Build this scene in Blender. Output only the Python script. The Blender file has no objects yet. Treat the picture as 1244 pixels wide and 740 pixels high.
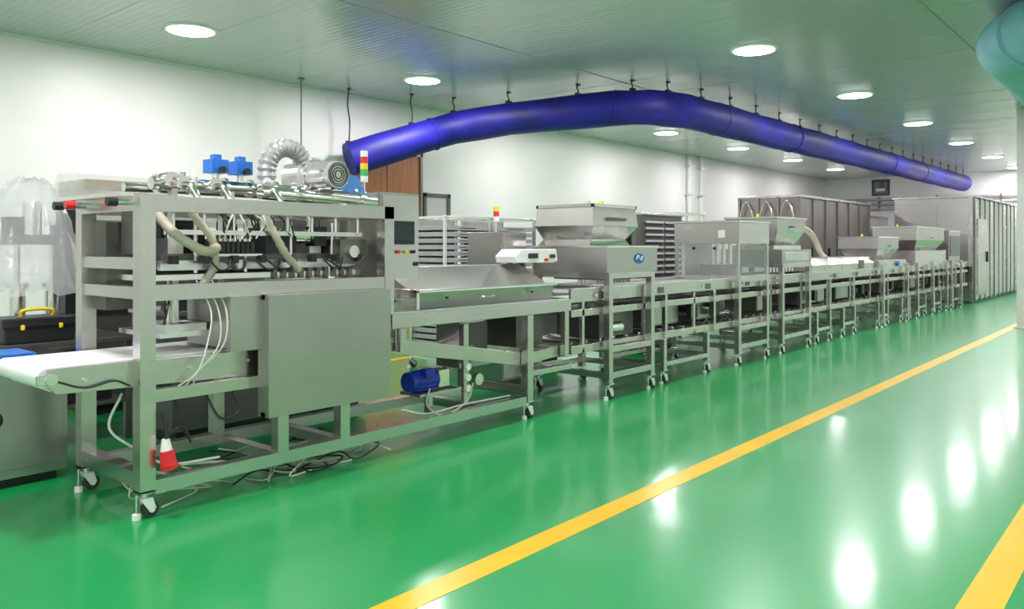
import bpy, bmesh, math, random
from mathutils import Vector, Matrix
random.seed(7)
S=bpy.context.scene
H_CAM=1.55; CEIL=4.15
try:
    S.view_settings.view_transform='Standard'
    S.view_settings.look='None'
except Exception: pass

# ------------------------------------------------------------ materials
MATS={}
def mat(name,col,rough=.5,metal=0.,noise=None,bump=0.,scale=20.,stretch=(1,1,1),coat=0.,emit=None,es=0.,trans=0.,alpha=1.,spec=.5,rvar=0.):
    m=bpy.data.materials.new(name); m.use_nodes=True
    nt=m.node_tree; N=nt.nodes; L=nt.links
    b=N['Principled BSDF']
    b.inputs['Base Color'].default_value=(*col,1); b.inputs['Roughness'].default_value=rough
    b.inputs['Metallic'].default_value=metal
    b.inputs['Coat Weight'].default_value=coat
    b.inputs['Transmission Weight'].default_value=trans
    b.inputs['Alpha'].default_value=alpha
    b.inputs['Specular IOR Level'].default_value=spec
    if emit: b.inputs['Emission Color'].default_value=(*emit,1); b.inputs['Emission Strength'].default_value=es
    if noise is not None or bump or rvar:
        tc=N.new('ShaderNodeTexCoord'); mp=N.new('ShaderNodeMapping'); mp.inputs['Scale'].default_value=stretch
        nz=N.new('ShaderNodeTexNoise'); nz.inputs['Scale'].default_value=scale; nz.inputs['Detail'].default_value=2
        L.new(tc.outputs['Object'],mp.inputs[0]); L.new(mp.outputs[0],nz.inputs['Vector'])
        if noise is not None:
            r=N.new('ShaderNodeValToRGB'); r.color_ramp.elements[0].position=.3; r.color_ramp.elements[1].position=.7
            r.color_ramp.elements[0].color=(*[c*(1-noise) for c in col],1); r.color_ramp.elements[1].color=(*[min(1,c*(1+noise)) for c in col],1)
            L.new(nz.outputs[0],r.inputs[0]); L.new(r.outputs[0],b.inputs['Base Color'])
        if rvar:
            mr=N.new('ShaderNodeMapRange'); mr.inputs[3].default_value=max(.02,rough-rvar); mr.inputs[4].default_value=rough+rvar
            L.new(nz.outputs[0],mr.inputs[0]); L.new(mr.outputs[0],b.inputs['Roughness'])
        if bump:
            bp=N.new('ShaderNodeBump'); bp.inputs['Strength'].default_value=bump; bp.inputs['Distance'].default_value=.01
            L.new(nz.outputs[0],bp.inputs['Height']); L.new(bp.outputs[0],b.inputs['Normal'])
    MATS[name]=m; return m
mat('steel',(.64,.60,.595),.27,1.,noise=.04,scale=1.5,stretch=(1,1,2),rvar=.03)
mat('steel_panel',(.50,.475,.47),.33,1.,noise=.05,scale=1.6,stretch=(1,1,2),rvar=.03)
mat('steel_bright',(.84,.80,.80),.18,1.,noise=.04,scale=4)
mat('steel_dark',(.19,.18,.175),.38,.8,noise=.15,scale=3)
mat('steel_brown',(.29,.25,.245),.42,.6,noise=.08,scale=2)
mat('steel_pale',(.68,.66,.66),.40,.5,noise=.05,scale=3)
mat('alu',(.80,.78,.80),.3,.9,noise=.05,scale=9)
mat('black',(.015,.015,.018),.4)
mat('rubber',(.035,.035,.035),.7)
mat('white_plastic',(.85,.84,.84),.35,noise=.03)
mat('belt_white',(.90,.89,.90),.5,noise=.03,scale=4)
mat('hose_beige',(.48,.43,.35),.5,noise=.1,scale=12)
mat('cable_white',(.75,.74,.7),.5)
mat('blue_motor',(.010,.03,.34),.3,noise=.1)
mat('blue_valve',(.02,.16,.62),.35,noise=.1)
mat('blue_cloth',(.05,.2,.5),.8,noise=.2)
mat('red',(.75,.02,.03),.35)
mat('yellow_p',(.9,.65,.03),.4)
mat('green_p',(.05,.45,.15),.4)
mat('orange_wood',(.58,.20,.09),.45,noise=.15,scale=4,stretch=(6,6,.5))
mat('glass',(.7,.75,.75),.06,0,alpha=.15)
mat('plastic_film',(.88,.88,.90),.15,0,alpha=.36,bump=1.,scale=6,noise=.08)
mat('screen',(.015,.02,.03),.15)
mat('slot_dark',(.05,.05,.05),.6)
mat('tray_grey',(.42,.42,.43),.42,.3,noise=.08)
mat('picture',(.12,.13,.2),.3,noise=.6,scale=3)
mat('lamp_white',(1,1,1),.5,emit=(1,1,.98),es=14)

mat('duct_blue',(.013,.010,.27),.55,noise=.35,scale=2.2,bump=1.,stretch=(1,1,1.6))
mat('duct_teal',(.24,.52,.64),.6,noise=.15,scale=2,bump=.6)

def floor_mat():
    m=bpy.data.materials.new('epoxy_green'); m.use_nodes=True; N=m.node_tree.nodes; L=m.node_tree.links
    b=N['Principled BSDF']; tc=N.new('ShaderNodeTexCoord')
    n1=N.new('ShaderNodeTexNoise'); n1.inputs['Scale'].default_value=.7; n1.inputs['Detail'].default_value=4
    L.new(tc.outputs['Object'],n1.inputs['Vector'])
    r=N.new('ShaderNodeValToRGB'); r.color_ramp.elements[0].position=.3; r.color_ramp.elements[1].position=.7
    r.color_ramp.elements[0].color=(.003,.285,.068,1); r.color_ramp.elements[1].color=(.006,.325,.085,1)
    L.new(n1.outputs[0],r.inputs[0]); L.new(r.outputs[0],b.inputs['Base Color'])
    mr=N.new('ShaderNodeMapRange'); mr.inputs[3].default_value=.26; mr.inputs[4].default_value=.36
    L.new(n1.outputs[0],mr.inputs[0]); L.new(mr.outputs[0],b.inputs['Roughness'])
    n2=N.new('ShaderNodeTexNoise'); n2.inputs['Scale'].default_value=3.; n2.inputs['Detail'].default_value=1
    L.new(tc.outputs['Object'],n2.inputs['Vector'])
    bp=N.new('ShaderNodeBump'); bp.inputs['Strength'].default_value=.14; bp.inputs['Distance'].default_value=.01
    L.new(n2.outputs[0],bp.inputs['Height']); L.new(bp.outputs[0],b.inputs['Normal']); L.new(bp.outputs[0],b.inputs['Coat Normal'])
    b.inputs['Specular IOR Level'].default_value=.55
    b.inputs['Coat Weight'].default_value=.5; b.inputs['Coat Roughness'].default_value=.13; b.inputs['Coat IOR'].default_value=1.5
    MATS['floor']=m
floor_mat()
mat('line_yellow',(.80,.47,.008),.3,noise=.06,scale=3)
def ceil_mat():
    m=bpy.data.materials.new('ceiling_panel'); m.use_nodes=True; N=m.node_tree.nodes; L=m.node_tree.links
    b=N['Principled BSDF']; b.inputs['Roughness'].default_value=.15; b.inputs['Specular IOR Level'].default_value=.95
    b.inputs['Base Color'].default_value=(.45,.52,.495,1)
    tc=N.new('ShaderNodeTexCoord'); w=N.new('ShaderNodeTexWave'); w.wave_type='BANDS'; w.bands_direction='X'
    w.inputs['Scale'].default_value=3.2; w.inputs['Distortion'].default_value=.6; w.inputs['Detail'].default_value=1
    L.new(tc.outputs['Object'],w.inputs['Vector'])
    n=N.new('ShaderNodeTexNoise'); n.inputs['Scale'].default_value=1.1; L.new(tc.outputs['Object'],n.inputs['Vector'])
    a=N.new('ShaderNodeMath'); a.operation='ADD'; L.new(w.outputs['Fac'],a.inputs[0])
    mu=N.new('ShaderNodeMath'); mu.operation='MULTIPLY'; mu.inputs[1].default_value=5; L.new(n.outputs[0],mu.inputs[0]); L.new(mu.outputs[0],a.inputs[1])
    bp=N.new('ShaderNodeBump'); bp.inputs['Strength'].default_value=.35; bp.inputs['Distance'].default_value=.006
    L.new(a.outputs[0],bp.inputs['Height']); L.new(bp.outputs[0],b.inputs['Normal'])
    MATS['ceiling']=m
ceil_mat()
mat('wall',(.86,.84,.83),.4,noise=.02,scale=1.5)
mat('wall_far',(.78,.77,.76),.45,noise=.02,scale=1.5)
mat('trim_white',(.82,.82,.80),.4)
mat('seam',(.34,.38,.36),.5)
mat('seam_faint',(.40,.46,.43),.4)

# ------------------------------------------------------------ mesh builder
class O:
    def __init__(s,name): s.n=name; s.v=[]; s.f=[]; s.m=[]; s.mats=[]; s.sm=[]
    def mi(s,m):
        if m not in s.mats: s.mats.append(m)
        return s.mats.index(m)
    def add(s,vs,fs,m,smooth=False):
        b=len(s.v); s.v+= [tuple(v) for v in vs]; k=s.mi(m)
        for f in fs: s.f.append([b+i for i in f]); s.m.append(k); s.sm.append(smooth)
    def hexa(s,vs,m): s.add(vs,[(0,3,2,1),(4,5,6,7),(0,1,5,4),(1,2,6,5),(2,3,7,6),(3,0,4,7)],m)
    def box(s,x0,x1,y0,y1,z0,z1,m='steel'):
        s.hexa([(x0,y0,z0),(x1,y0,z0),(x1,y1,z0),(x0,y1,z0),(x0,y0,z1),(x1,y0,z1),(x1,y1,z1),(x0,y1,z1)],m); return s
    def fr(s,a,za,b,zb,m='steel'):  # a,b=(x0,x1,y0,y1)
        s.hexa([(a[0],a[2],za),(a[1],a[2],za),(a[1],a[3],za),(a[0],a[3],za),(b[0],b[2],zb),(b[1],b[2],zb),(b[1],b[3],zb),(b[0],b[3],zb)],m)
    def beam(s,p,q,w,h,m='steel'):
        p=Vector(p);q=Vector(q); d=(q-p).normalized(); up=Vector((0,0,1)) if abs(d.z)<.9 else Vector((1,0,0))
        r=d.cross(up).normalized()*w/2; u=r.cross(d).normalized()*h/2
        s.hexa([p-r-u,p+r-u,q+r-u,q-r-u,p-r+u,p+r+u,q+r+u,q-r+u],m)
    def prism(s,prof,x0,x1,m='steel'): # profile in (y,z)
        n=len(prof); vs=[(x0,y,z) for y,z in prof]+[(x1,y,z) for y,z in prof]
        fs=[tuple(range(n)),tuple(range(2*n-1,n-1,-1))]+[(i,n+i,n+(i+1)%n,(i+1)%n) for i in range(n)]
        s.add(vs,fs,m)
    def prismy(s,prof,y0,y1,m='steel'): # profile (x,z)
        n=len(prof); vs=[(x,y0,z) for x,z in prof]+[(x,y1,z) for x,z in prof]
        fs=[tuple(range(n)),tuple(range(2*n-1,n-1,-1))]+[(i,n+i,n+(i+1)%n,(i+1)%n) for i in range(n)]
        s.add(vs,fs,m)
    def cyl(s,p,q,r,m='steel',seg=16,r2=None):
        s.sweep([Vector(p),Vector(q)],[r,r if r2 is None else r2],m,seg)
    def sweep(s,pts,rad,m,seg=10,caps=True):
        pts=[Vector(p) for p in pts]; n=len(pts)
        if not isinstance(rad,(list,tuple)): rad=[rad]*n
        vs=[]; prev=None
        for i,p in enumerate(pts):
            t=(pts[min(i+1,n-1)]-pts[max(i-1,0)])
            if t.length<1e-7: t=Vector((0,0,1))
            t.normalize()
            if prev is None:
                a=Vector((0,0,1)) if abs(t.z)<.9 else Vector((1,0,0)); u=t.cross(a).normalized()
            else: u=(prev-t*prev.dot(t)).normalized()
            prev=u; w=t.cross(u)
            for k in range(seg):
                a=2*math.pi*k/seg; vs.append(p+(u*math.cos(a)+w*math.sin(a))*rad[i])
        fs=[]
        for i in range(n-1):
            for k in range(seg):
                k2=(k+1)%seg; fs.append((i*seg+k,i*seg+k2,(i+1)*seg+k2,(i+1)*seg+k))
        s.add(vs,fs,m,True)
        if caps: s.add(vs[:seg],[tuple(range(seg-1,-1,-1))],m); s.add(vs[-seg:],[tuple(range(seg))],m)
    def hose(s,ctrl,r,m,seg=8,step=6,corr=0.):
        P=[Vector(c) for c in ctrl]; P=[P[0]*2-P[1]]+P+[P[-1]*2-P[-2]]; out=[]
        for i in range(1,len(P)-2):
            for j in range(step):
                t=j/step; a,b,c,d=P[i-1],P[i],P[i+1],P[i+2]
                out.append(.5*((2*b)+(c-a)*t+(2*a-5*b+4*c-d)*t*t+(3*b-a-3*c+d)*t**3))
        out.append(P[-2])
        rad=[r*(1+(corr if k%2 else -corr)) for k in range(len(out))]
        s.sweep(out,rad,m,seg)
    def wheelstand(s,x,y,zt=.16):
        s.box(x-.045,x+.045,y-.045,y+.045,zt-.012,zt,'steel_bright')
        s.cyl((x,y,zt-.045),(x,y,zt-.012),.02,'steel_bright',10)
        s.prismy([(x-.035,zt-.045),(x+.035,zt-.045),(x+.055,.05),(x+.015,.04)],y-.032,y-.024,'white_plastic')
        s.prismy([(x-.035,zt-.045),(x+.035,zt-.045),(x+.055,.05),(x+.015,.04)],y+.024,y+.032,'white_plastic')
        s.cyl((x+.03,y-.02,.047),(x+.03,y+.02,.047),.046,'rubber',16)
        s.cyl((x+.03,y-.034,.047),(x+.03,y+.034,.047),.018,'white_plastic',10)
        s.cyl((x-.045,y,0.0),(x-.045,y,.03),.025,'white_plastic',10)
        s.cyl((x-.045,y,0.03),(x-.045,y,zt-.02),.008,'steel_bright',8)
    def finish(s,bev=.004):
        me=bpy.data.meshes.new(s.n); me.from_pydata([tuple(v) for v in s.v],[],s.f)
        for m in s.mats: me.materials.append(MATS[m])
        for p,k,sm in zip(me.polygons,s.m,s.sm): p.material_index=k; p.use_smooth=sm
        me.update()
        b=bmesh.new(); b.from_mesh(me); bmesh.ops.recalc_face_normals(b,faces=b.faces); b.to_mesh(me); b.free()
        ob=bpy.data.objects.new(s.n,me); S.collection.objects.link(ob)
        if bev:
            md=ob.modifiers.new('bevel','BEVEL'); md.width=bev; md.segments=2; md.limit_method='ANGLE'; md.angle_limit=math.radians(50); md.use_clamp_overlap=True
        return ob

# ------------------------------------------------------------ room
XN,XF,YR,YL=-3.0,32.0,-3.0,11.0
o=O('floor'); o.box(XN,XF,YR,YL,-.1,0,'floor'); o.finish(0)
o=O('ceiling'); o.box(XN,XF,YR,YL,CEIL,CEIL+.1,'ceiling'); o.finish(0)
o=O('wall_left'); o.box(XN,XF,YL,YL+.1,0,CEIL,'wall'); o.finish(0)
o=O('wall_right'); o.box(XN,XF,YR-.1,YR,0,CEIL,'wall'); o.finish(0)
o=O('wall_far'); o.box(XF,XF+.1,YR,YL,0,CEIL,'wall_far'); o.finish(0)
o=O('wall_near'); o.box(XN-.1,XN,YR,YL,0,CEIL,'wall'); o.finish(0)
for i,y in enumerate((6.88,2.2)):
    o=O('trim_%d'%(i+1)); o.box(XN,XF,y-.012,y+.012,CEIL-.004,CEIL,'seam'); o.finish(0)
o=O('trim_3')   # ceiling panel joints
x=XN+1.15
while x<XF: o.box(x-.004,x+.004,YR,YL,CEIL-.0015,CEIL,'seam_faint'); x+=1.15
o.finish(0)
o=O('trim_4'); o.box(XN,XF,YL-.04,YL,CEIL-.04,CEIL,'trim_white'); o.finish(0)
o=O('trim_5'); o.box(XF-.04,XF,YR,YL,CEIL-.04,CEIL,'trim_white'); o.finish(0)
o=O('baseboard_left'); o.box(XN,XF,YL-.03,YL,0,.1,'trim_white'); o.finish(0)
for i,(y,w) in enumerate(((2.6,.15),(.69,.16),(8.3,.12))):
    o=O('floor_marking_line'); o.box(XN,XF,y-w/2,y+w/2,0,.002,'line_yellow'); o.finish(0)

o=O('door_1')
o.box(8.63,9.4,YL-.06,YL-.01,0,3.2,'orange_wood'); o.box(9.42,10.2,YL-.06,YL-.01,0,3.2,'orange_wood')
o.box(8.55,8.63,YL-.09,YL-.005,0,3.28,'steel_brown'); o.box(10.2,10.26,YL-.09,YL-.005,0,3.28,'steel_brown'); o.box(8.55,10.26,YL-.09,YL-.005,3.2,3.28,'steel_brown')
o.cyl((9.33,YL-.1,1.0),(9.33,YL-.1,1.3),.015,'steel_bright',8); o.finish()
o=O('door_2')
o.box(10.34,10.95,YL-.05,YL-.01,0,2.52,'steel_pale')
for a,b in((10.3,10.37),(10.93,11.0)): o.box(a,b,YL-.08,YL-.005,0,2.55,'steel_dark')
o.box(10.3,11.0,YL-.08,YL-.005,2.48,2.55,'steel_dark'); o.box(10.3,11.0,YL-.08,YL-.005,1.0,1.06,'steel_dark'); o.finish()

for x in (20.6,21.35):
    o=O('wall_conduit_pipe'); o.cyl((x,YL-.09,0),(x,YL-.09,CEIL),.06,'trim_white',12)
    for z in(1,2,3,3.8): o.box(x-.09,x+.09,YL-.16,YL,z,z+.04,'steel_pale')
    o.finish(0)
o=O('wall_conduit_pipe')
for z in (2.95,3.12,3.3): o.cyl((XF-.1,4.5,z),(XF-.1,10.9,z),.05,'tray_grey',10)
for y in(5,7,9,10.6): o.box(XF-.16,XF,y-.03,y+.03,2.88,3.38,'steel_dark')
o.finish(0)
o=O('framed_notice'); o.box(XF-.05,XF,8.62,9.25,3.45,4.05,'black'); o.box(XF-.06,XF-.04,8.70,9.17,3.52,3.98,'picture'); o.box(XF-.065,XF-.055,8.78,9.09,3.62,3.72,'white_plastic'); o.finish(0)
o=O('hanging_rod'); o.cyl((7.3,10.5,2.6),(7.3,10.5,CEIL),.012,'steel_dark',8); o.cyl((7.3,10.5,CEIL-.02),(7.3,10.5,CEIL),.05,'steel_dark',10); o.finish(0)
o=O('support_column'); o.box(17.55,17.75,2.3,2.5,0,CEIL,'steel_pale'); o.box(17.5,17.8,2.25,2.55,0,.03,'steel'); o.finish()

# ------------------------------------------------------------ ceiling downlights
def light(x,y,p=90):
    o=O('ceiling_downlight')
    o.sweep([(x,y,CEIL),(x,y,CEIL-.02)],[.31,.29],'trim_white',28,True)
    o.sweep([(x,y,CEIL-.019),(x,y,CEIL-.026)],[.265,.26],'lamp_white',28,True)
    ob=o.finish(0)
    ld=bpy.data.lights.new('downlight_lamp','AREA'); ld.shape='DISK'; ld.size=.5; ld.energy=p; ld.color=(1,.955,.975)
    lo=bpy.data.objects.new('lamp',ld); lo.location=(x,y,CEIL-.03); S.collection.objects.link(lo); lo.parent=ob
for k in range(-1,7): light(4.8+3.8*k,9.15,78)
for k in range(-3,6): light(10.1+4.15*k,4.4)
for k in range(-3,6): light(10.1+4.15*k,-.2)

# ------------------------------------------------------------ fabric ducts
def duct(name,ctrl,R,m,ties,flat=1.):
    o=O(name)
    pts=[]; 
    for i in range(len(ctrl)-1):
        a,b=Vector(ctrl[i]),Vector(ctrl[i+1]); n=max(2,int((b-a).length/.5))
        for j in range(n): pts.append(a.lerp(b,j/n))
    pts.append(Vector(ctrl[-1]))
    rad=[R*(1+.03*math.sin(i*1.7)) for i in range(len(pts))]
    o.sweep(pts,rad,m,24)
    if ties:
        for i in range(0,len(pts),2):
            p=pts[i]; zt=p.z+R
            o.hose([(p.x,p.y,zt-.02),(p.x+.03,p.y+.02,zt+(CEIL-zt)*.4),(p.x-.03,p.y,zt+(CEIL-zt)*.7),(p.x,p.y,CEIL)],.012,'black',6,4)
            o.box(p.x-.05,p.x+.05,p.y-.03,p.y+.03,zt-.02,zt+.03,'black')
            o.cyl((p.x,p.y,CEIL-.015),(p.x,p.y,CEIL),.04,'black',8)
    for i in range(3,len(pts)-1,6):
        d=(pts[i+1]-pts[i]).normalized()*.015
        o.sweep([pts[i]-d,pts[i]+d],R*1.035,m,24)
    return o.finish(0)
duct('fabric_air_duct',[(8.30,10.6,2.98),(9.3,10.17,3.36),(10.0,9.85,3.62),(10.25,8.8,3.70),(10.62,6.9,3.72),(10.9,6.45,3.72),(11.6,6.2,3.72),(20,6.05,3.71),(30.8,5.95,3.70)],.275,'duct_blue',True)
duct('fabric_air_duct',[(9.75,-2.95,3.77),(9.75,.75,3.77),(9.85,1.25,3.76),(10.2,1.48,3.75),(14,1.5,3.74),(20,1.5,3.74),(30.8,1.5,3.74)],.36,'duct_teal',True)

# ------------------------------------------------------------ forming machine (front frame)
YF,YB=4.55,5.35
o=O('cake_forming_machine')
T=.09
def post(o,x,y,z0,z1,t=T,m='steel'): o.box(x-t/2,x+t/2,y-t/2,y+t/2,z0,z1,m)
def bx(o,x0,x1,y,z,t=T,m='steel'): o.box(x0,x1,y-t/2,y+t/2,z-t/2,z+t/2,m)
def by(o,x,y0,y1,z,t=T,m='steel'): o.box(x-t/2,x+t/2,y0,y1,z-t/2,z+t/2,m)
for y in(YF,YB):
    post(o,2.11,y,.15,1.84); post(o,3.9,y,1.05,1.84)
    bx(o,2.155,3.945,y,1.795); bx(o,2.155,3.86,y,1.28); bx(o,2.155,5.5,y,.17,.08); bx(o,2.155,3.0,y,.69,.07)
    post(o,3.0,y,.21,.75,.08); post(o,3.5,y,.21,1.2,.08)
    o.wheelstand(2.11,y)
for x in(2.11,3.9): by(o,x,YF+.045,YB-.045,1.795)
by(o,2.11,YF+.045,YB-.045,1.45,.07); by(o,2.11,YF+.045,YB-.045,.22); by(o,2.11,YF+.045,YB-.045,1.28,.07)
for x in(3.0,3.5,5.0): by(o,x,YF+.04,YB-.04,.17,.07)
# cover panels
o.box(2.82,3.82,4.40,4.44,.47,1.24,'steel_panel'); o.box(2.82,3.82,4.44,4.49,.47,.50); o.box(2.82,3.82,4.44,4.49,1.21,1.24); o.box(2.82,2.85,4.44,4.52,.47,1.24,'steel_panel'); o.box(3.79,3.82,4.44,4.52,.47,1.24)
o.box(2.60,2.84,4.47,4.52,.90,1.24,'steel_panel'); o.box(2.60,2.63,4.52,5.0,.92,1.24,'steel_panel')
# interior gantry
o.box(2.3,3.8,4.75,4.79,1.40,1.46,'alu'); o.box(2.3,3.8,5.1,5.14,1.40,1.46,'alu'); o.box(2.2,3.8,4.72,5.2,1.34,1.375,'steel_bright')
o.box(2.35,3.75,4.85,5.05,1.46,1.50,'steel_dark')
for x in(2.45,2.8,3.15,3.5):
    o.box(x-.05,x+.05,4.86,5.02,1.50,1.60,'alu'); o.cyl((x,4.94,1.60),(x,4.94,1.78),.028,'steel_bright',12)
    o.cyl((x,4.94,1.02),(x,4.94,1.34),.022,'steel_bright',12)
    o.cyl((x+.1,4.8,1.38),(x+.1,4.8,1.72),.014,'steel_bright',8)
o.box(2.25,2.65,4.65,5.2,1.0,1.03,'steel_bright'); o.box(2.32,2.58,4.72,5.1,1.03,1.07,'alu')
o.box(2.40,2.44,4.8,4.84,1.07,1.34,'steel_bright'); o.box(2.5,2.54,5.0,5.04,1.07,1.34,'steel_bright')
for k in range(9): # valve block
    o.box(2.60+k*.035,2.627+k*.035,4.70,4.78,1.50,1.58,'black'); o.cyl((2.613+k*.035,4.74,1.58),(2.613+k*.035,4.74,1.62),.010,'steel_bright',8)
o.box(2.55,2.95,4.68,4.80,1.485,1.50,'steel_bright')
o.box(3.35,3.75,4.95,5.25,1.5,1.74,'steel_dark'); o.cyl((3.2,4.85,1.62),(3.45,4.85,1.62),.05,'steel_bright',14); o.box(3.45,3.55,4.79,4.91,1.55,1.69,'black')
for k in range(10): o.box(3.05+k*.07,3.08+k*.07,4.70,4.74,1.33,1.40,'steel_dark')
o.box(3.60,3.85,4.7,4.9,1.42,1.60,'steel_dark'); o.cyl((3.7,4.66,1.51),(3.7,4.72,1.51),.045,'steel_bright',16)
o.box(3.05,3.3,4.8,5.0,1.5,1.62,'black'); o.box(2.2,3.85,5.22,5.26,1.33,1.6,'steel_dark')
o.box(2.15,2.35,5.15,5.35,1.15,1.7,'steel_dark'); o.box(2.22,2.3,4.9,5.1,1.5,1.75,'steel_dark')
o.box(2.45,2.75,5.05,5.2,1.5,1.72,'black'); o.cyl((2.95,5.1,1.5),(2.95,5.1,1.7),.06,'black',16); o.cyl((3.15,5.1,1.5),(3.15,5.1,1.68),.05,'steel_dark',16)
o.box(2.3,3.8,4.68,4.71,1.62,1.65,'steel_bright')
for k in range(8): o.cyl((2.35+k*.2,4.69,1.64),(2.35+k*.2,4.69,1.75),.012,'steel_bright',8); o.box(2.33+k*.2,2.37+k*.2,4.66,4.72,1.44,1.49,'black')
# lower drive box
o.box(2.7,3.78,4.7,5.2,.93,1.2,'steel_dark')
# knobs on the end rail
for y in(4.62,5.38,5.2): o.cyl((1.98,y,1.80),(2.07,y,1.80),.018,'steel_bright',10); o.cyl((1.93,y,1.80),(1.985,y,1.80),.026,'red' if y==5.2 else 'black',12)
o.box(2.0,2.08,4.62,5.5,1.835,1.86,'steel_bright')
# top plate & manifold
o.box(2.2,3.9,4.95,5.15,1.84,1.86,'steel')
o.cyl((2.36,5.0,1.95),(4.05,5.0,1.95),.042,'steel_bright',16)
o.cyl((2.3,5.25,1.93),(3.6,5.25,1.93),.03,'steel_bright',14)
for x in(2.4,2.62,2.86,3.05,3.25,3.48,3.7,3.95): o.cyl((x-.012,5.0,1.95),(x+.012,5.0,1.95),.062,'steel_bright',16)
for x in(2.5,2.9,3.4,3.8): o.box(x-.02,x+.02,4.97,5.03,1.84,1.93,'steel')
for x in(2.8,2.98):
    o.cyl((x,5.0,1.97),(x,5.0,2.04),.022,'steel_bright',12); o.box(x-.06,x+.06,4.94,5.06,2.04,2.13,'blue_valve')
    o.cyl((x,4.93,2.085),(x,5.07,2.085),.042,'blue_valve',14); o.box(x-.025,x+.025,4.97,5.03,2.13,2.165,'blue_valve'); o.cyl((x,4.90,2.06),(x,4.94,2.06),.022,'black',10)
o.cyl((2.45,4.9,1.97),(2.45,5.1,1.97),.05,'steel_bright',14); o.cyl((2.55,5.0,1.97),(2.55,5.0,2.03),.035,'steel_bright',12)
o.cyl((3.05,4.86,1.92),(4.0,4.80,1.88),.05,'steel_bright',16); o.cyl((3.3,4.84,1.91),(3.34,4.84,1.91),.065,'steel_bright',16); o.cyl((3.85,4.81,1.885),(3.89,4.81,1.885),.065,'steel_bright',16)
for x in(2.5,2.72,3.1): o.cyl((x,4.86,1.95),(x,5.0,1.95),.03,'steel_bright',12); o.cyl((x,4.85,1.95),(x,4.865,1.95),.045,'steel_bright',14); o.hose([(x,4.86,1.94),(x+.02,4.8,1.93),(x+.04,4.76,1.86),(x+.05,4.75,1.76)],.022,'steel_bright',10,5)
for x in(2.62,3.15): o.cyl((x,4.93,1.95),(x,4.93,2.0),.012,'steel_bright',8); o.cyl((x-.0,4.925,2.0),(x,4.935,2.0),.03,'white_plastic',14)
# corrugated arch + side channel blower
arch=[(3.22+.17-.17*math.cos(a),5.05,2.08+.19*math.sin(a)) for a in [math.pi*k/28 for k in range(29)]]
arch=[(3.22,5.05,1.96),(3.22,5.05,1.99),(3.22,5.05,2.02),(3.22,5.05,2.05)]+arch
o.sweep(arch,[.070 if k%2 else .055 for k in range(len(arch))],'tray_grey',14)
o.cyl((3.60,5.02,2.07),(3.60,5.22,2.07),.15,'alu',26); o.cyl((3.60,4.99,2.07),(3.60,5.03,2.07),.125,'steel_bright',26)
o.cyl((3.60,4.76,2.07),(3.60,4.99,2.07),.095,'alu',22)
for k in range(14):
    a=2*math.pi*k/14; o.beam((3.60+.098*math.cos(a),4.78,2.07+.098*math.sin(a)),(3.60+.098*math.cos(a),4.98,2.07+.098*math.sin(a)),.01,.02,'alu')
    o.beam((3.60+.1*math.cos(a),5.1,2.07+.1*math.sin(a)),(3.60+.16*math.cos(a),5.1,2.07+.16*math.sin(a)),.12,.008,'alu')
o.cyl((3.60,4.72,2.07),(3.60,4.76,2.07),.098,'steel_pale',24)
for r in(.03,.05,.07,.085):
    o.sweep([(3.60+r*math.cos(a),4.718,2.07+r*math.sin(a)) for a in [2*math.pi*k/20 for k in range(21)]],.005,'slot_dark',5)
o.box(3.5,3.75,4.8,5.2,1.90,1.96,'steel_dark'); o.box(3.69,3.77,4.83,4.93,2.02,2.1,'alu')
o.fr((3.85,4.05,4.95,5.1),1.95,(3.88,3.98,4.98,5.06),2.10,'blue_cloth')
# signal tower
o.cyl((4.08,5.02,1.84),(4.08,5.02,2.06),.012,'steel_bright',10)
for k,mm in enumerate(('white_plastic','green_p','yellow_p','red','white_plastic')): o.cyl((4.08,5.02,2.06+k*.05),(4.08,5.02,2.108+k*.05),.03,mm,16)
# hoses
o.hose([(2.42,4.75,1.86),(2.50,4.7,1.72),(2.60,4.68,1.58),(2.62,4.7,1.42),(2.55,4.72,1.30)],.026,'hose_beige',10,8,.1)
o.hose([(2.66,4.78,1.86),(2.75,4.75,1.70),(2.72,4.75,1.55),(2.80,4.75,1.4)],.022,'hose_beige',10,8,.1)
o.hose([(2.95,4.72,1.84),(3.0,4.66,1.68),(3.10,4.64,1.50),(3.22,4.66,1.38)],.026,'hose_beige',10,8,.1)
o.hose([(2.3,4.8,1.75),(2.33,4.62,1.62),(2.5,4.60,1.52),(2.62,4.66,1.54)],.030,'hose_beige',10,8,.06)
for k in range(20):
    x=2.55+random.random()*1.1; y=4.66+random.random()*.15
    o.hose([(x,y,1.60),(x+random.uniform(-.1,.1),y-.03,1.72),(x+random.uniform(-.2,.2),y+.1,1.84)],.006,random.choice(['black','black','cable_white']),6,5)
for k in range(8):
    x=2.4+random.random()*1.2; w_=random.uniform(.1,.35)
    o.hose([(x,4.68,1.46),(x+w_*.3,4.64,1.40),(x+w_*.7,4.64,1.41),(x+w_,4.68,1.47)],.007,'black',6,5)
for k in range(3):
    x=2.46+k*.05
    o.hose([(x,4.62,1.34),(x+.03,4.50,1.15),(x+random.uniform(-.05,.02),4.48,.95),(x-.06-.05*k,4.5,.80),(x-.15,4.56,.72)],.005,'cable_white',6,6)
for k in range(12):
    x=2.3+random.random()*1.4; y=random.uniform(4.7,5.3)
    o.hose([(x,y,1.25),(x+random.uniform(-.1,.1),y-.1,1.15),(x+random.uniform(-.15,.15),y,1.02)],.007,random.choice(['black','cable_white']),6,5)
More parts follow.
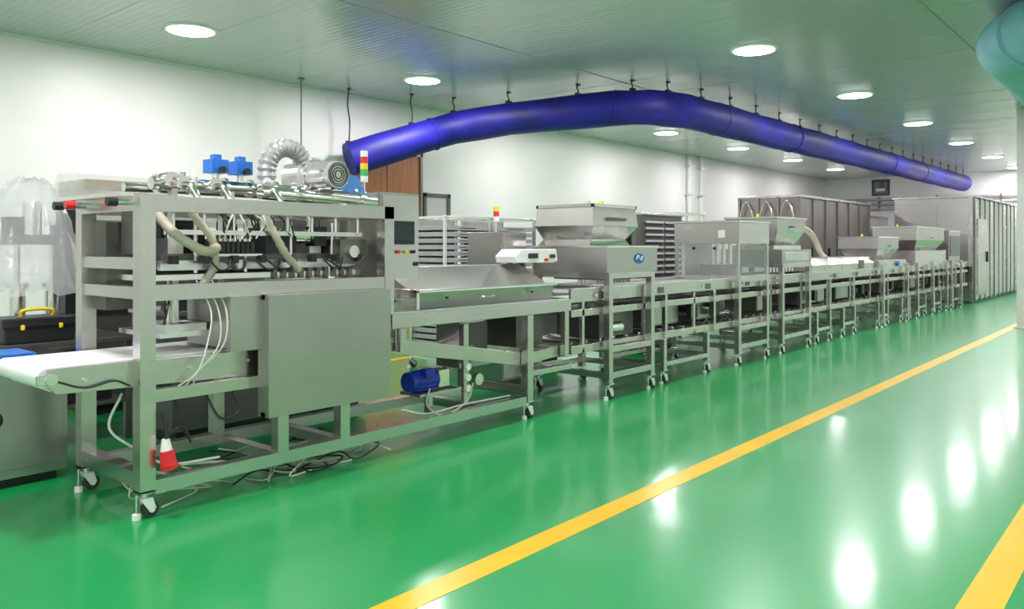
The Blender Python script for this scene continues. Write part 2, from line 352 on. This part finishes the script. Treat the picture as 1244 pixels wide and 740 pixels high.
# floor cable mess
for k in range(24):
    x=random.uniform(2.25,3.6); y=random.uniform(4.65,5.25); z=random.uniform(.02,.2)
    pts=[(x,y,z)]
    for j in range(5):
        x+=random.uniform(.05,.3)*random.choice((1,1,-1)); y=min(5.3,max(4.6,y+random.uniform(-.25,.25))); x=min(4.5,max(2.2,x)); pts.append((x,y,random.choice((.012,.012,.012,.06,.1))))
    o.hose(pts,random.choice((.005,.006,.007)),random.choice(['cable_white','cable_white','black','hose_beige']),6,6)
o.hose([(2.05,4.7,.7),(2.0,4.75,.5),(2.15,4.7,.35),(2.3,4.65,.25),(2.6,4.6,.24)],.008,'cable_white',6,7)
o.hose([(2.5,4.6,.66),(2.56,4.52,.5),(2.68,4.52,.52),(2.66,4.56,.66)],.008,'black',6,7)
o.hose([(2.3,4.6,.66),(2.36,4.5,.4),(2.28,4.46,.5),(2.2,4.46,.46)],.006,'black',6,7)
# plug
o.hose([(2.18,4.48,.60),(2.19,4.46,.52),(2.19,4.45,.45)],.012,'black',8,4)
o.cyl((2.19,4.45,.38),(2.185,4.45,.45),.034,'white_plastic',14,.022); o.cyl((2.20,4.44,.30),(2.19,4.45,.385),.046,'red',14,.040); o.cyl((2.205,4.44,.285),(2.20,4.44,.305),.049,'red',14)
o.finish(.003)

# infeed conveyor
o=O('infeed_belt_conveyor')
for y in(4.60,5.28):
    o.prismy([(1.62,.80),(1.66,.76),(2.9,.72),(2.9,.885),(1.62,.895)],y-.012,y+.012,'steel')
o.box(1.63,3.9,4.63,5.25,.885,.90,'belt_white'); o.cyl((1.63,4.62,.845),(1.63,5.26,.845),.055,'belt_white',20); o.box(1.65,3.9,4.63,5.25,.77,.785,'belt_white')
for y in(4.58,5.30):
    o.cyl((1.63,y-.02,.845),(1.63,y+.02,.845),.03,'steel_bright',14); o.box(1.56,1.66,y-.01,y+.01,.82,.87,'steel_bright')
for x in(1.9,2.3,2.7): o.box(x-.02,x+.02,4.61,5.27,.80,.84,'steel_dark')
o.box(2.9,3.92,4.59,4.62,.74,.88,'steel'); 
for x in(1.8,2.4,2.8): o.cyl((x,4.575,.82),(x,4.59,.82),.012,'steel_bright',8)
o.hose([(1.66,4.575,.83),(1.8,4.57,.78),(1.95,4.57,.80),(2.04,4.575,.76)],.006,'black',6,6)
o.finish(.002)

# control cabinet on the frame
def control(name,x0,x1,y0,y1,z0,z1,zfoot=None):
    o=O(name); o.box(x0,x1,y0,y1,z0,z1,'steel_panel'); o.box(x0+.015,x1-.015,y0-.012,y0,z0+.02,z1-.02,'steel')
    cx=(x0+x1)/2; w=(x1-x0); h=z1-z0; zc=z0+h*(.62 if h<1 else .82)
    o.box(cx-w*.32,cx+w*.32,y0-.03,y0-.01,zc-.09,zc+.10,'black'); o.box(cx-w*.27,cx+w*.27,y0-.033,y0-.029,zc-.06,zc+.07,'screen')
    for k,mm in enumerate(('green_p','red','yellow_p','black')): o.cyl((cx-w*.3+k*w*.2,y0-.035,zc-.15),(cx-w*.3+k*w*.2,y0-.01,zc-.15),.015,mm,10)
    o.cyl((x1-.05,y0-.03,zc-.25),(x1-.05,y0-.01,zc-.25),.018,'black',10)
    return o
o=control('control_cabinet',4.15,4.56,4.9,5.12,1.12,1.98); 
o.box(4.0,4.2,5.12,5.3,1.12,1.9,'steel'); o.box(4.1,4.6,5.12,5.3,1.2,1.3,'steel'); o.finish()

# ------------------------------------------------------------ transfer conveyor
o=O('transfer_conveyor')
for y in(YF,YB):
    o.box(3.95,6.2,y-.02,y+.02,.93,1.04,'steel'); post(o,5.56,y,.15,.93,.08); o.wheelstand(5.56,y)
    k=.06 if y==YF else -.06
    o.beam((3.98,y+k,.80),(5.6,y+k,.52),.03,.115,'steel'); o.beam((5.6,y+k,.52),(6.2,y+k,.56),.03,.10,'steel')
    post(o,4.05,y+.0,.75,.93,.06); post(o,6.12,y,.5,.93,.06)
    bx(o,5.6,6.2,y,.40,.05)
for x in(4.1,4.9,5.56,6.15): by(o,x,YF+.02,YB-.02,.95,.05)
by(o,5.56,YF,YB,.25,.07)
o.beam((4.0,4.95,.835),(5.6,4.95,.555),.62,.012,'tray_grey')
o.box(3.95,6.2,4.57,5.33,1.035,1.05,'steel_bright')
o.prism([(4.66,1.05),(4.62,1.19),(4.72,1.20),(5.05,1.37),(5.28,1.37),(5.28,1.05)],4.28,6.05,'steel_panel')
o.prism([(4.70,1.05),(4.66,1.14),(5.2,1.14),(5.2,1.05)],4.10,4.28,'steel_bright')
o.box(4.26,6.07,4.60,4.64,1.18,1.20,'steel_bright'); o.box(4.26,4.29,4.6,5.3,1.05,1.21,'steel_bright')
for x in(4.6,5.7): o.cyl((x,4.60,1.13),(x+.0,4.62,1.13),.01,'black',8)
o.hose([(5.0,4.62,1.12),(5.05,4.59,1.12),(5.15,4.59,1.12),(5.2,4.62,1.12)],.006,'steel_bright',6,4)
for x in(4.0,4.02): o.box(x,x+.015,4.55,5.3,.82,1.03,'steel')
# motor
o.cyl((4.30,4.72,.47),(4.56,4.72,.47),.075,'blue_motor',20); o.cyl((4.27,4.72,.47),(4.32,4.72,.47),.08,'blue_motor',20)
for k in range(12):
    a=2*math.pi*k/12; o.beam((4.33,4.72+.08*math.cos(a),.47+.08*math.sin(a)),(4.53,4.72+.08*math.cos(a),.47+.08*math.sin(a)),.008,.016,'blue_motor')
o.box(4.38,4.48,4.62,4.68,.5,.57,'blue_motor'); o.box(4.56,4.68,4.66,4.78,.40,.54,'steel_bright'); o.box(4.3,4.75,4.6,4.84,.36,.385,'steel'); post(o,4.5,4.72,.2,.36,.05)
for z in(.36,.45,.54): o.cyl((4.85,4.60,z),(4.85,4.63,z),.03,'white_plastic',16); 
o.box(4.82,4.88,4.63,4.66,.2,.9,'steel'); o.cyl((4.98,4.6,.42),(4.98,4.66,.42),.05,'steel_bright',18)
o.hose([(4.4,4.6,.42),(4.35,4.58,.3),(4.5,4.55,.2),(4.8,4.58,.26),(4.9,4.6,.4)],.008,'hose_beige',6,6)
o.hose([(4.1,4.6,.3),(4.4,4.62,.22),(4.8,4.62,.23),(5.4,4.62,.22)],.008,'cable_white',6,6)
o.box(5.15,5.50,5.0,5.30,.45,.90,'steel'); o.box(5.15,5.5,4.98,5.0,.5,.85,'steel_dark'); o.cyl((5.2,4.9,.62),(5.2,5.0,.62),.05,'steel_bright',14)
o.box(5.7,6.1,4.8,5.3,.6,.9,'steel_dark')
o.finish(.003)

o=O('inkjet_coder')
o.prismy([(5.78,1.39),(6.36,1.385),(6.42,1.40),(6.40,1.52),(5.86,1.52),(5.76,1.45)],4.86,5.12,'white_plastic')
o.box(5.95,6.1,4.85,4.862,1.43,1.48,'screen'); o.box(6.2,6.26,4.85,4.862,1.40,1.43,'red')
for x in(6.3,6.34): o.cyl((x,4.84,1.45),(x,4.86,1.45),.02,'slot_dark',12)
for x in(5.85,6.02): o.box(x-.02,x+.02,5.06,5.1,1.371,1.40,'steel')
o.finish(.006)

# ------------------------------------------------------------ main conveyor
o=O('production_line_conveyor')
X0,X1=6.23,24.1
for y in(YF+.02,YB-.02):
    o.box(X0,X1,y-.015,y+.015,1.0,1.13,'steel'); o.box(X0,X1,y-.03,y+.03,1.125,1.14,'steel_bright'); o.box(X0,X1,y-.02,y+.02,.86,.93,'steel')
    o.box(X0,X1,y-.02,y+.02,.50,.58,'steel'); 
o.box(X0,X1,4.60,5.30,1.085,1.10,'tray_grey'); o.box(X0,X1,4.60,5.30,.54,.555,'tray_grey'); o.box(X0,X1,4.6,5.3,.88,.89,'steel_dark')
x=X0+.2
while x<X1:
    o.box(x-.02,x+.02,YF,YF+.035,.58,1.0,'steel'); o.box(x-.02,x+.02,YB-.035,YB,.58,1.0,'steel')
    o.box(x+.3,x+.42,YF-.005,YF+.01,1.02,1.09,'steel_dark'); o.cyl((x+.2,YF-.02,1.06),(x+.2,YF+.01,1.06),.018,'steel_bright',10)
    by(o,x,YF,YB,.9,.04); by(o,x,YF,YB,.52,.04)
    x+=1.15
xx=X0+.1
while xx<X1: o.cyl((xx,4.62,.585),(xx,5.28,.585),.022,'steel_bright',8); xx+=.25
for a,b in((7.9,8.6),(9.0,9.6),(10.9,11.2),(12.5,13.6),(14.2,15.2),(16.8,17.6),(19.0,20.0),(21.5,22.5)):
    o.box(a,b,4.72,5.2,.62,.86,'steel_dark'); o.box(a,b,4.70,4.72,.64,.84,'steel_panel')
for a,b in((7.95,9.0),(12.75,13.35),(14.0,14.6),(16.0,16.6),(17.6,18.2),(18.9,19.5),(20.3,20.9),(22.2,22.9)):
    for y in(YF-.02,YB):
        for x in(a,b): post(o,x,y,.15,.5,.06); o.wheelstand(x,y)
        bx(o,a,b,y,.22,.05)
    for x in(a,b): by(o,x,YF,YB,.22,.05); by(o,x,YF,YB,.47,.05)
for x in(8.0,9.2,13.4,14.6,16.3,18.1,19.4,20.8,22.6): post(o,x,YF-.01,.5,1.0,.05)
for x in(8.8,9.4,12.9,15.3,17.2,19.9,21.7):
    o.cyl((x,4.62,.76),(x,4.85,.76),.06,'steel_bright',14); o.box(x-.07,x+.07,4.58,4.66,.68,.84,'black'); o.hose([(x,4.6,.7),(x+.1,4.55,.62),(x+.3,4.56,.66),(x+.5,4.58,.8)],.008,'black',6,5)
o.finish(.003)

# ------------------------------------------------------------ stands/hopper machines
def frame(o,x0,x1,y0,y1,zt,zl=.22,t=.065,mid=()):
    for y in(y0,y1):
        for x in(x0,x1): post(o,x,y,.15,zt,t); o.wheelstand(x,y)
        bx(o,x0,x1,y,zl,t*.9); bx(o,x0,x1,y,zt-.03,t*.9)
        for z in mid: bx(o,x0,x1,y,z,t*.8)
    for x in(x0,x1):
        by(o,x,y0,y1,zl,t*.9); by(o,x,y0,y1,zt-.03,t*.9)
        for z in mid: by(o,x,y0,y1,z,t*.8)
def hopper(o,x0,x1,y0,y1,zb,zm,zt,ins=.18):
    o.fr((x0+ins,x1-ins,y0+.12,y1-.12),zb,(x0,x1,y0,y1),zm,'steel'); o.box(x0,x1,y0,y1,zm,zt-.03,'steel_panel'); o.box(x0-.02,x1+.02,y0-.02,y1+.02,zt-.03,zt,'steel_bright')
    o.cyl((x0+.25,(y0+y1)/2,zt),(x0+.25,(y0+y1)/2,zt+.05),.02,'yellow_p',10)
    o.box((x0+x1)/2-.06,(x0+x1)/2+.06,y0-.035,y0-.02,zm+.04,zm+.07,'steel_dark')

o=O('hopper_depositor')
ya,yb=YF-.06,YB+.05
frame(o,6.78,7.60,ya,yb,1.28,.24,.07,(.5,))
o.box(6.70,7.68,ya-.04,yb,1.28,1.55,'steel_panel'); o.box(6.69,7.69,ya-.05,yb+.01,1.535,1.555,'steel_bright')
o.fr((6.72,7.5,4.68,5.36),1.55,(6.80,7.46,4.72,5.34),1.62,'steel_bright')
o.fr((6.80,7.46,4.72,5.34),1.62,(6.70,7.56,4.62,5.38),1.76,'steel')
o.fr((6.70,7.56,4.62,5.38),1.76,(6.72,7.54,4.64,5.36),1.95,'steel_panel')
for b_ in((6.71,7.55,4.63,4.66),(6.71,7.55,5.34,5.37),(6.71,6.74,4.63,5.37),(7.52,7.55,4.63,5.37)): o.box(*b_,1.95,1.985,'steel_bright')
o.cyl((7.1,4.8,1.95),(7.1,4.8,2.03),.03,'yellow_p',10); o.cyl((7.3,5.1,1.95),(7.3,5.1,2.05),.02,'steel_bright',10); o.box(7.56,7.66,4.7,5.0,1.56,1.86,'steel_dark')
o.box(6.95,7.3,4.60,4.63,1.82,1.85,'steel_dark')
for k in range(12): o.cyl((6.85+k*.06,4.7,1.16),(6.85+k*.06,4.7,1.28),.014,'white_plastic',8); o.cyl((6.85+k*.06,4.9,1.14),(6.85+k*.06,4.9,1.28),.014,'steel_bright',8)
o.box(6.80,7.60,4.6,5.2,1.20,1.23,'steel_dark')
cx,cz=7.30,1.42
o.add([(cx+.10*math.cos(a),ya-.043,cz+.055*math.sin(a)) for a in [2*math.pi*k/24 for k in range(24)]],[tuple(range(24))],'blue_valve')
o.hose([(cx-.06,ya-.046,cz-.01),(cx-.02,ya-.046,cz+.03),(cx+.03,ya-.046,cz-.02),(cx+.06,ya-.046,cz+.02)],.008,'white_plastic',6,5)
o.box(6.85,7.5,4.65,5.2,.60,.85,'steel_dark'); o.cyl((6.9,4.6,.7),(7.15,4.6,.7),.06,'steel_bright',16)
o.finish(.003)

o=O('guarded_dosing_cabinet')
frame(o,9.80,10.70,ya,yb,1.14,.24,.07,(.48,))
o.box(9.78,10.74,ya-.03,yb,1.58,1.86,'steel'); o.box(9.76,10.76,ya-.05,yb+.02,1.86,1.885,'steel_bright'); o.box(9.78,10.74,ya-.03,yb,1.10,1.16,'steel')
for x in(9.80,10.72):
    for y in(ya,yb-.03): post(o,x,y,1.14,1.6,.045)
o.box(9.78,9.785,ya+.02,yb-.04,1.16,1.58,'glass'); o.box(9.83,10.7,ya-.02,ya-.015,1.16,1.58,'glass')
o.box(9.95,10.6,4.8,5.1,1.16,1.3,'steel_dark'); o.box(9.85,10.68,5.28,5.32,1.16,1.58,'steel_pale')
for x in(10.05,10.25,10.45): o.cyl((x,4.9,1.3),(x,4.9,1.58),.03,'steel_bright',12)
o.box(9.765,9.78,4.65,4.75,1.66,1.76,'white_plastic')
for y in(4.8,5.1): o.cyl((9.755,y,1.52),(9.78,y,1.52),.02,'black',8)
o.finish(.003)

o=O('hopper_depositor')
frame(o,11.25,12.30,ya,yb,1.3,.24,.07,(.5,))
o.box(11.2,12.36,ya-.03,yb,1.3,1.50,'steel_panel'); o.box(11.25,12.30,4.6,5.3,1.50,1.56,'steel_bright')
hopper(o,11.25,12.35,4.55,5.35,1.56,1.78,1.98,.2)
for k in range(8): o.cyl((11.35+k*.12,4.7,1.16),(11.35+k*.12,4.7,1.3),.02,'steel_bright',8)
o.box(11.3,12.2,ya-.045,ya-.03,1.34,1.46,'steel_pale'); o.finish(.003)

o=O('cooling_tunnel_cover')
o.prism([(4.58,1.141),(4.56,1.24),(4.7,1.34),(5.2,1.34),(5.34,1.24),(5.32,1.141)],12.7,15.9,'steel_pale')
for x in(13.3,14.1,14.9,15.5): o.box(x,x+.03,4.54,5.36,1.15,1.36,'steel_bright')
o.box(14.9,15.1,4.5,4.545,1.15,1.3,'steel_dark'); o.hose([(12.9,5.0,1.34),(13.0,5.0,1.75),(13.3,5.0,1.86),(14.0,5.05,1.75),(14.6,5.1,1.42),(14.8,5.1,1.34)],.05,'hose_beige',10,8,.06); o.finish(.003)

o=O('hopper_depositor')
o.box(16.1,17.9,4.5,5.4,1.14,1.28,'steel'); hopper(o,16.3,17.7,4.6,5.35,1.28,1.5,1.74,.2)
for x in(16.15,17.85): post(o,x,4.48,.15,1.2,.07); post(o,x,5.42,.15,1.2,.07); o.wheelstand(x,4.48); o.wheelstand(x,5.42)
o.cyl((17.2,4.46,1.2),(17.2,4.5,1.2),.05,'blue_valve',14); o.finish(.003)
o=O('hopper_depositor')
o.box(18.6,21.4,4.5,5.4,1.14,1.45,'steel'); hopper(o,18.7,21.2,4.5,5.4,1.45,1.68,1.98,.35)
for x in(18.65,20.0,21.35): post(o,x,4.48,.15,1.2,.07); post(o,x,5.42,.15,1.2,.07); o.wheelstand(x,4.48); o.wheelstand(x,5.42)
o.finish(.003)
o=O('outfeed_hood')
o.box(21.7,22.9,4.5,5.4,1.14,1.9,'steel_panel'); o.box(21.68,22.92,4.48,5.42,1.9,1.93,'steel_bright'); o.box(21.8,22.8,4.485,4.5,1.3,1.8,'steel_dark')
for x in(21.75,22.85): post(o,x,4.46,.15,1.2,.06); post(o,x,5.44,.15,1.2,.06); o.wheelstand(x,4.46); o.wheelstand(x,5.44)
o.finish(.003)

# ------------------------------------------------------------ end freezer
o=O('tunnel_freezer')
o.box(24.6,31.6,4.5,6.5,.05,2.88,'steel_panel'); o.box(24.55,31.65,4.45,6.55,2.88,2.93,'steel'); o.box(24.6,31.6,4.55,6.45,0,.05,'steel_dark')
x=24.6; k=0
while x<31.3:
    o.box(x+.03,x+.67,4.475,4.5,.1,2.84,('steel','steel_pale','steel_pale')[k%3]); o.box(x-.02,x+.02,4.455,4.5,.05,2.88,'steel_dark'); x+=.7; k+=1
o.box(24.57,24.6,4.6,5.3,.8,1.5,'slot_dark'); o.box(24.5,24.62,4.5,4.6,.05,2.88,'steel'); o.box(24.5,24.6,5.4,6.4,.2,2.7,'steel_panel')
o.box(24.9,26.2,4.44,4.48,.2,2.3,'steel'); o.box(26.05,26.1,4.40,4.44,1.1,1.4,'black')
o.box(24.2,24.6,4.55,5.35,1.0,1.9,'steel_panel'); o.finish()
o=O('cold_storage_cabinet')
o.box(18.6,23.9,7.0,8.5,.06,2.70,'steel_brown'); o.box(18.65,23.85,7.05,8.45,0,.06,'steel_dark')
x=18.6
while x<23.95: o.box(x-.03,x+.03,6.96,7.0,.06,2.72,'steel_brown'); x+=.88
for y in(7.0,7.5,8.0,8.47): o.box(18.56,18.6,y-.03,y+.03,.06,2.72,'steel_brown')
for y0 in(7.1,7.6,8.1): o.hose([(18.57,y0,2.0),(18.5,y0,2.3),(18.5,y0+.15,2.62),(18.5,y0+.3,2.3),(18.57,y0+.3,2.0)],.02,'steel_bright',6,5)
o.box(18.58,23.92,6.95,8.52,2.70,2.76,'steel'); 
for x in(19.2,20.4,21.6,22.8): o.box(x,x+.06,6.9,6.95,1.2,1.5,'black')
o.finish()
o=O('cold_storage_cabinet'); o.box(25.2,29.5,8.0,9.6,.05,2.5,'steel_pale'); o.box(25.25,29.45,8.05,9.55,0,.05,'steel_dark')
for x in(26.2,27.3,28.4): o.box(x-.02,x+.02,7.98,8.0,.05,2.5,'steel')
o.box(25.18,29.52,7.98,9.62,2.5,2.55,'steel'); o.finish()

# ------------------------------------------------------------ racks, cabinets behind
def rack(name,x0,x1,y0,y1,h,n,m='tray_grey'):
    o=O(name)
    for x in(x0,x1):
        for y in(y0,y1): post(o,x,y,.12,h,.035,'steel_bright'); o.wheelstand(x,y,.13)
    for z in(.14,h-.02):
        for y in(y0,y1): bx(o,x0,x1,y,z,.03,'steel_bright')
        for x in(x0,x1): by(o,x,y0,y1,z,.03,'steel_bright')
    o.box(x0+.03,x1-.03,y1-.02,y1-.01,.2,h-.04,m)
    for k in range(n):
        z=.22+k*(h-.32)/n; d=(h-.32)/n
        o.box(x0+.03,x1-.03,y0+.0,y1,z,z+.012,m); o.box(x0+.03,x1-.03,y0-.01,y0+.01,z,z+d*.7,m); o.box(x0+.02,x0+.04,y0,y1,z,z+d*.7,m)
        o.box(x0+.25,x1-.25,y0-.013,y0-.009,z+d*.25,z+d*.4,'slot_dark')
    return o.finish(.002)
rack('tray_trolley',6.95,7.75,7.0,7.6,1.93,20); rack('tray_trolley',7.85,8.7,7.0,7.6,1.93,20)
# louvred electrical cabinet
o=O('louvred_cabinet')
o.box(9.9,11.1,6.0,6.7,.08,2.0,'steel_dark'); o.box(9.95,11.05,6.05,6.65,0,.08,'black'); o.box(9.88,11.12,5.98,6.72,2.0,2.03,'steel')
for k in range(15):
    z=.55+k*.092
    o.box(9.892,9.90,6.08,6.62,z,z+.045,'slot_dark'); o.box(9.870,9.895,6.07,6.63,z+.045,z+.075,'steel_pale')
    o.box(10.02,10.50,5.992,6.0,z,z+.045,'slot_dark'); o.box(10.01,10.51,5.975,5.997,z+.045,z+.075,'steel_pale')
    o.box(10.58,11.02,5.992,6.0,z,z+.045,'slot_dark'); o.box(10.57,11.03,5.975,5.997,z+.045,z+.075,'steel_pale')
o.finish(.003)
rack('tray_trolley',11.5,12.4,6.3,6.9,2.10,15,'tray_grey')
o=control('control_cabinet',6.36,6.76,5.55,6.05,.12,1.70); o.box(6.38,6.74,5.57,6.03,0,.12,'steel_dark')
o.cyl((6.55,5.8,1.70),(6.55,5.8,1.82),.012,'steel_bright',8)
for k,mm in enumerate(('white_plastic','red','yellow_p')): o.cyl((6.55,5.8,1.82+k*.055),(6.55,5.8,1.873+k*.055),.032,mm,14)
o.finish()
o=O('stainless_workbench'); o.box(13.0,15.5,6.2,7.0,.85,.9,'steel_bright')
for x in(13.1,15.4):
    for y in(6.25,6.95): post(o,x,y,0,.85,.05)
o.box(13.1,15.4,6.25,6.95,.2,.23,'steel'); o.box(13.2,13.8,6.4,6.9,.9,1.5,'steel_pale'); o.box(14.2,15.2,6.4,6.9,.9,1.35,'tray_grey'); o.finish()

# ------------------------------------------------------------ left background equipment
o=O('stainless_supply_cabinet')
o.box(1.0,2.15,5.75,6.4,.06,.78,'steel_panel'); o.box(.95,2.2,5.7,6.45,.78,.82,'steel_bright'); o.box(1.05,2.1,5.8,6.35,0,.06,'black')
o.box(1.05,1.58,5.735,5.75,.12,.74,'steel_panel'); o.box(1.6,2.12,5.735,5.75,.12,.74,'steel_panel'); o.cyl((1.7,5.72,.45),(1.7,5.75,.45),.06,'black',16)
o.box(1.4,1.95,5.72,6.05,.82,.86,'blue_valve'); o.finish()
o=O('toolbox')
o.box(2.02,2.5,6.55,6.82,.832,.96,'black'); o.box(2.0,2.52,6.53,6.84,.95,1.02,'black')
o.hose([(2.16,6.66,1.02),(2.18,6.64,1.07),(2.36,6.64,1.07),(2.38,6.66,1.02)],.014,'yellow_p',8,6)
o.box(2.12,2.15,6.52,6.54,.93,.97,'yellow_p'); o.box(2.38,2.41,6.52,6.54,.93,.97,'yellow_p'); o.finish(.012)
o=O('stainless_workbench')
o.box(1.5,2.95,6.5,7.4,.79,.83,'steel_dark')
for x in(1.55,2.9):
    for y in(6.55,7.35): post(o,x,y,0,.79,.05,'steel_dark')
o.box(1.5,2.9,6.52,7.38,.3,.33,'steel_dark'); o.box(1.7,2.8,6.6,7.3,.33,.7,'black'); o.finish()
o=O('piston_filling_machine')
o.box(2.15,2.6,7.0,7.3,.832,.93,'steel')
for x in(2.25,2.5): o.cyl((x,7.0,.93),(x,7.0,1.22),.055,'steel_bright',16); o.cyl((x,7.0,1.22),(x,7.0,1.26),.08,'steel_bright',16); o.cyl((x,7.0,1.26),(x,7.0,1.56),.02,'steel_bright',10)
o.box(2.18,2.58,6.95,7.15,1.56,1.64,'steel_dark'); o.cyl((2.37,7.05,1.64),(2.37,7.05,1.9),.07,'steel_bright',18)
o.box(2.6,2.72,7.0,7.2,.832,1.85,'black'); o.box(2.2,2.3,7.05,7.2,1.64,1.78,'black')
n=24; rows=10; vs=[]; fs=[]
for j in range(rows):
    z=2.08-j*.10; rr=.10+.09*j**.6
    for k in range(n):
        a=2*math.pi*k/n; w=1+.13*math.sin(k*3.1+j*.9)+.06*math.sin(k*5.3)
        vs.append((2.37+rr*w*math.cos(a)*1.0,7.07+rr*w*math.sin(a)*.75,z+.03*math.sin(k*2.2)))
for j in range(rows-1):
    for k in range(n): fs.append((j*n+k,j*n+(k+1)%n,(j+1)*n+(k+1)%n,(j+1)*n+k))
fs.append(tuple(range(n))); o.add(vs,fs,'plastic_film',True); o.finish(0)
o=O('packaging_machine')
o.box(3.0,5.0,7.6,8.6,.1,.95,'steel_dark'); o.box(3.05,4.95,7.65,8.55,0,.1,'black')
o.box(2.95,3.7,7.5,8.1,1.78,2.15,'hose_beige'); 
for x in(3.05,3.6,4.4,4.9):
    for y in(7.65,8.5): post(o,x,y,.95,1.8,.06,'steel_dark')
o.box(3.0,5.0,7.6,8.6,1.75,1.8,'steel'); o.box(3.9,4.9,7.7,8.4,1.8,2.0,'steel')
for k in range(9): o.hose([(3.1+k*.09,7.55,1.74),(3.1+k*.11,7.45,1.5),(3.3+k*.08,7.45,1.3),(3.3+k*.05,7.55,1.55)],.016,'black',6,6)
o.box(3.0,3.5,7.55,7.8,.95,1.5,'black'); o.box(3.6,4.2,7.56,7.9,.95,1.3,'steel_dark'); o.box(4.3,4.9,7.58,7.7,1.1,1.6,'steel_dark')
o.prism([(7.5,1.78),(7.46,2.0),(7.6,2.2),(8.0,2.22),(8.14,2.0),(8.1,1.78)],2.9,3.75,'plastic_film'); o.finish()
o=O('chest_freezer'); o.box(3.0,4.9,6.0,6.7,.1,1.0,'steel_dark'); o.box(3.05,4.85,6.05,6.65,0,.1,'black'); o.box(2.98,4.92,5.98,6.72,1.0,1.04,'steel')
for x in(3.3,3.8,4.3,4.7): o.box(x,x+.02,5.985,6.0,.15,.95,'black')
o.box(3.1,3.4,6.1,6.4,1.04,1.5,'black'); o.finish()
o=O('compressor_cabinet'); 
o.box(7.2,8.3,6.2,6.8,.12,.8,'steel_dark'); o.box(7.25,8.25,6.25,6.75,0,.12,'black'); o.box(7.15,8.35,6.15,6.85,.8,.84,'steel_bright'); o.finish()

# ------------------------------------------------------------ camera + world
cam=bpy.data.cameras.new('camera'); co=bpy.data.objects.new('camera',cam); S.collection.objects.link(co)
co.location=(0,0,H_CAM)
yaw=math.radians(40.4)
co.rotation_euler=(math.radians(90),0,yaw-math.radians(90))
cam.sensor_width=36; cam.lens=970/1244*36; cam.shift_y=-(370-299)/1244.0; cam.clip_start=.05; cam.clip_end=100
S.camera=co
w=bpy.data.worlds.new('world'); S.world=w; w.use_nodes=True; w.node_tree.nodes['Background'].inputs[0].default_value=(.8,.9,1,1); w.node_tree.nodes['Background'].inputs[1].default_value=.3
